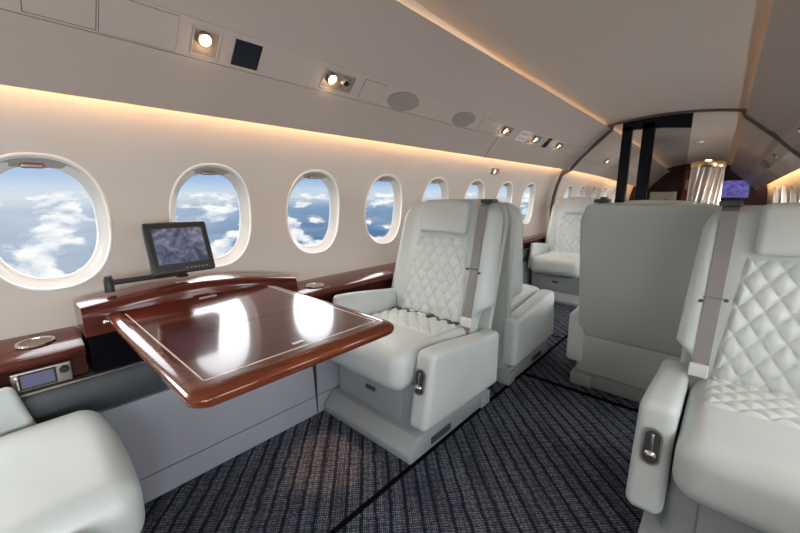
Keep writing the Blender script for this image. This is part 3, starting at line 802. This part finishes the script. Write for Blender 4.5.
finish('pillar_lamp', rb((-.0, -.012, 1.20), (.05, .02, .14), .008, cuts=(1, 1, 2)), 'warmmetal', fr)

# ------------------------------------------------------------------ sky outside
w = bpy.data.worlds.new('sky'); bpy.context.scene.world = w; w.use_nodes = True; nt = w.node_tree; nt.nodes.clear(); L = nt.links.new
out = N(nt, 'ShaderNodeOutputWorld'); bg = N(nt, 'ShaderNodeBackground'); L(bg.outputs[0], out.inputs[0])
tc = N(nt, 'ShaderNodeTexCoord'); sx = N(nt, 'ShaderNodeSeparateXYZ'); L(tc.outputs['Generated'], sx.inputs[0])
def mth(op, a, b=None, clamp=False):
    x = N(nt, 'ShaderNodeMath'); x.operation = op; x.use_clamp = clamp
    for i, s in enumerate((a, b)):
        if s is None: continue
        if isinstance(s, (int, float)): x.inputs[i].default_value = s
        else: L(s, x.inputs[i])
    return x.outputs[0]
def ramp(fac, stops):
    r = N(nt, 'ShaderNodeValToRGB'); e = r.color_ramp.elements
    e[0].position, e[0].color = stops[0][0], (*stops[0][1], 1); e[1].position, e[1].color = stops[-1][0], (*stops[-1][1], 1)
    for p, c in stops[1:-1]: x = e.new(p); x.color = (*c, 1)
    L(fac, r.inputs[0]); return r.outputs[0]
def mixc(f, a, b):
    x = N(nt, 'ShaderNodeMix'); x.data_type = 'RGBA'; L(f, x.inputs[0])
    for s, i in ((a, 6), (b, 7)):
        if isinstance(s, tuple): x.inputs[i].default_value = (*s, 1)
        else: L(s, x.inputs[i])
    return x.outputs[2]
z = sx.outputs[2]
zz = mth('ADD', mth('MULTIPLY', z, 2.0), .5)                 # elevation: 0.5 is the horizon
sky = ramp(zz, [(0, (.06, .14, .28)), (.30, (.10, .21, .40)), (.44, (.24, .37, .55)), (.495, (.62, .70, .78)), (.53, (.50, .66, .84)), (.58, (.22, .43, .76)), (.64, (.16, .35, .68)), (1, (.16, .33, .62))])
# cirrus
cmap = N(nt, 'ShaderNodeMapping'); cmap.inputs['Scale'].default_value = (3, 3, 16); L(tc.outputs['Generated'], cmap.inputs['Vector'])
cn = N(nt, 'ShaderNodeTexNoise'); cn.inputs['Scale'].default_value = 2.0; cn.inputs['Detail'].default_value = 7; L(cmap.outputs[0], cn.inputs['Vector'])
cir = mth('MULTIPLY', ramp(cn.outputs[0], [(.45, (0, 0, 0)), (.75, (.35, .35, .35))]), ramp(zz, [(.5, (1, 1, 1)), (.75, (0.25, .25, .25))]))
sky = mixc(cir, sky, (.80, .86, .92))
# paler veil of high cloud behind, and a bright overhead sheet added to whiten table reflections
veil = mth('MULTIPLY', ramp(mth('ADD', sx.outputs[1], 0), [(.12, (.5, .5, .5)), (.55, (0, 0, 0))]), ramp(zz, [(.5, (1, 1, 1)), (.7, (.6, .6, .6))]))
sky = mixc(veil, sky, (.76, .82, .88))
over = ramp(zz, [(.60, (0, 0, 0)), (.70, (1, 1, 1))])
sky = mixc(over, sky, (6.5, 6.6, 6.8))
# cumulus below the horizon: project directions on a plane far beneath
dn = mth('MAXIMUM', mth('MULTIPLY', mth('SUBTRACT', z, .035), -1), .035)
cx = N(nt, 'ShaderNodeCombineXYZ'); L(mth('DIVIDE', sx.outputs[0], dn), cx.inputs[0]); L(mth('DIVIDE', sx.outputs[1], dn), cx.inputs[1]); cx.inputs[2].default_value = 0
pl_ = N(nt, 'ShaderNodeTexNoise'); pl_.inputs['Scale'].default_value = .32; pl_.inputs['Detail'].default_value = 2; L(cx.outputs[0], pl_.inputs['Vector'])
# billowy shapes in direction space (rounded puffs)
dd = mth('SUBTRACT', .45, z); vx = N(nt, 'ShaderNodeCombineXYZ'); L(mth('DIVIDE', sx.outputs[0], dd), vx.inputs[0]); L(mth('DIVIDE', sx.outputs[1], dd), vx.inputs[1]); vx.inputs[2].default_value = .3
pm = N(nt, 'ShaderNodeMapping'); L(vx.outputs[0], pm.inputs['Vector'])
pn = N(nt, 'ShaderNodeTexNoise'); pn.inputs['Scale'].default_value = 4.6; pn.inputs['Detail'].default_value = 9; pn.inputs['Roughness'].default_value = .56; pn.inputs['Distortion'].default_value = .25; L(pm.outputs[0], pn.inputs['Vector'])
pn2 = N(nt, 'ShaderNodeTexNoise'); pn2.inputs['Scale'].default_value = 4.6; pn2.inputs['Detail'].default_value = 9; pn2.inputs['Roughness'].default_value = .56; pn2.inputs['Distortion'].default_value = .25
pm2 = N(nt, 'ShaderNodeMapping'); pm2.inputs['Location'].default_value = (-.05, .012, .0); L(vx.outputs[0], pm2.inputs['Vector']); L(pm2.outputs[0], pn2.inputs['Vector'])
vo = N(nt, 'ShaderNodeTexVoronoi'); vo.feature = 'SMOOTH_F1'; vo.inputs['Scale'].default_value = 9; vo.inputs['Smoothness'].default_value = .35
wn = N(nt, 'ShaderNodeTexNoise'); wn.inputs['Scale'].default_value = 12; wn.inputs['Detail'].default_value = 5; L(vx.outputs[0], wn.inputs['Vector'])
wa = N(nt, 'ShaderNodeVectorMath'); wa.operation = 'MULTIPLY_ADD'; wa.inputs[1].default_value = (.10, .10, .10); L(wn.outputs[1], wa.inputs[0]); L(vx.outputs[0], wa.inputs[2]); L(wa.outputs[0], vo.inputs['Vector'])
puff = mth('SUBTRACT', .62, mth('MULTIPLY', vo.outputs[0], .55))
fieldh = mth('ADD', mth('ADD', mth('MULTIPLY', pn.outputs[0], .55), mth('MULTIPLY', puff, .30)), mth('MULTIPLY', pl_.outputs[0], .18))
mask = mth('ADD', fieldh, mth('MULTIPLY', mth('ADD', z, .16), 0.22))
cmask = ramp(mask, [(.498, (0, 0, 0)), (.540, (1, 1, 1))])
hz = ramp(zz, [(.0, (1, 1, 1)), (.500, (1, 1, 1)), (.518, (0, 0, 0))])
cmask = mth('MULTIPLY', cmask, hz)
shade = mth('SUBTRACT', pn.outputs[0], pn2.outputs[0])
ccol = ramp(mth('ADD', mth('MULTIPLY', shade, 3.2), .52), [(.2, (.50, .60, .74)), (.5, (.82, .86, .91)), (.72, (1.0, 1.0, 1.0))])
skyc = mixc(cmask, sky, ccol)
L(skyc, bg.inputs[0]); bg.inputs[1].default_value = 1.0

# ------------------------------------------------------------------ lights
def area(name, loc, rot, sx_, sy_, power, color=(1, 1, 1), spread=PI):
    d = bpy.data.lights.new(name, 'AREA'); d.shape = 'RECTANGLE'; d.size = sx_; d.size_y = sy_; d.energy = power; d.color = color; d.spread = spread
    o = bpy.data.objects.new(name, d); col.objects.link(o); o.location = loc; o.rotation_euler = rot; return o
for y in FW[::2]:
    area('window_fill', (XC + hullx(.96) + .075, y, .97), (0, PI / 2, 0), .36, .27, 14, (1, .96, .92))  # extra fill lamps added outside the far windows to brighten that zone
# fill lamps added outside the right-hand windows and the left ones behind the camera
FILL = .62
for y in LW:
    p = 9.0 if y < 0 else (2.0 if y < 2 else 5.0)
    area('window_fill', (XC + hullx(.96) + .075, y, .97), (0, PI / 2, 0), .36, .27, p, (.94, .97, 1.0))
for y in LW[:3]:
    area('window_fill', (XC - hullx(.96) - .075, y, .97), (0, -PI / 2, 0), .36, .27, 6.0, (.94, .97, 1.0))
def spot(loc, aim, power, size=60, blend=.8, color=(1, .78, .55), r=.02):
    d = bpy.data.lights.new('reading_spot', 'SPOT'); d.energy = power; d.spot_size = math.radians(size); d.spot_blend = blend; d.color = color; d.shadow_soft_size = r
    o = bpy.data.objects.new('reading_spot', d); col.objects.link(o); o.location = loc
    o.rotation_euler = (Vector(aim) - Vector(loc)).to_track_quat('-Z', 'Y').to_euler()
spot((-.88, 1.06, 1.50), (-.66, .77, 0.0), 60, 15, .6, (1, .55, .32))
spot((-.88, 1.06, 1.50), (-.70, 1.2, .4), 4, 60)
spot((.75, 1.06, 1.50), (.65, 1.2, .4), 4, 60)
spot((.75, 3.75, 1.50), (.2, 3.4, .0), 5, 70)
spot((-.88, 3.75, 1.50), (-.65, 3.6, .3), 5, 70)
spot((.13, 5.95, 1.70), (.13, 6.1, 1.0), 1.6, 70)
spot((.75, 6.0, 1.4), (.2, 6.4, .9), 6, 90)

# ------------------------------------------------------------------ camera
cam = bpy.data.cameras.new('camera'); co = bpy.data.objects.new('camera', cam); col.objects.link(co)
cam.sensor_fit = 'HORIZONTAL'; cam.sensor_width = 36; cam.lens = 365 / 800 * 36; cam.clip_start = .01
co.location = (.43, 0, 1.05); co.rotation_euler = (math.radians(90 - 11.0833), 0, math.radians(42.009))
sc_ = bpy.context.scene; sc_.camera = co
sc_.view_settings.view_transform = 'Standard'; sc_.view_settings.look = 'None'; sc_.view_settings.gamma = 1; sc_.view_settings.use_curve_mapping = False
sc_.view_settings.exposure = 0.0
sc_.cycles.use_denoising = True
sc_.cycles.max_bounces = 10; sc_.cycles.diffuse_bounces = 6; sc_.cycles.glossy_bounces = 4; sc_.cycles.transparent_max_bounces = 8
sc_.cycles.sample_clamp_indirect = 6
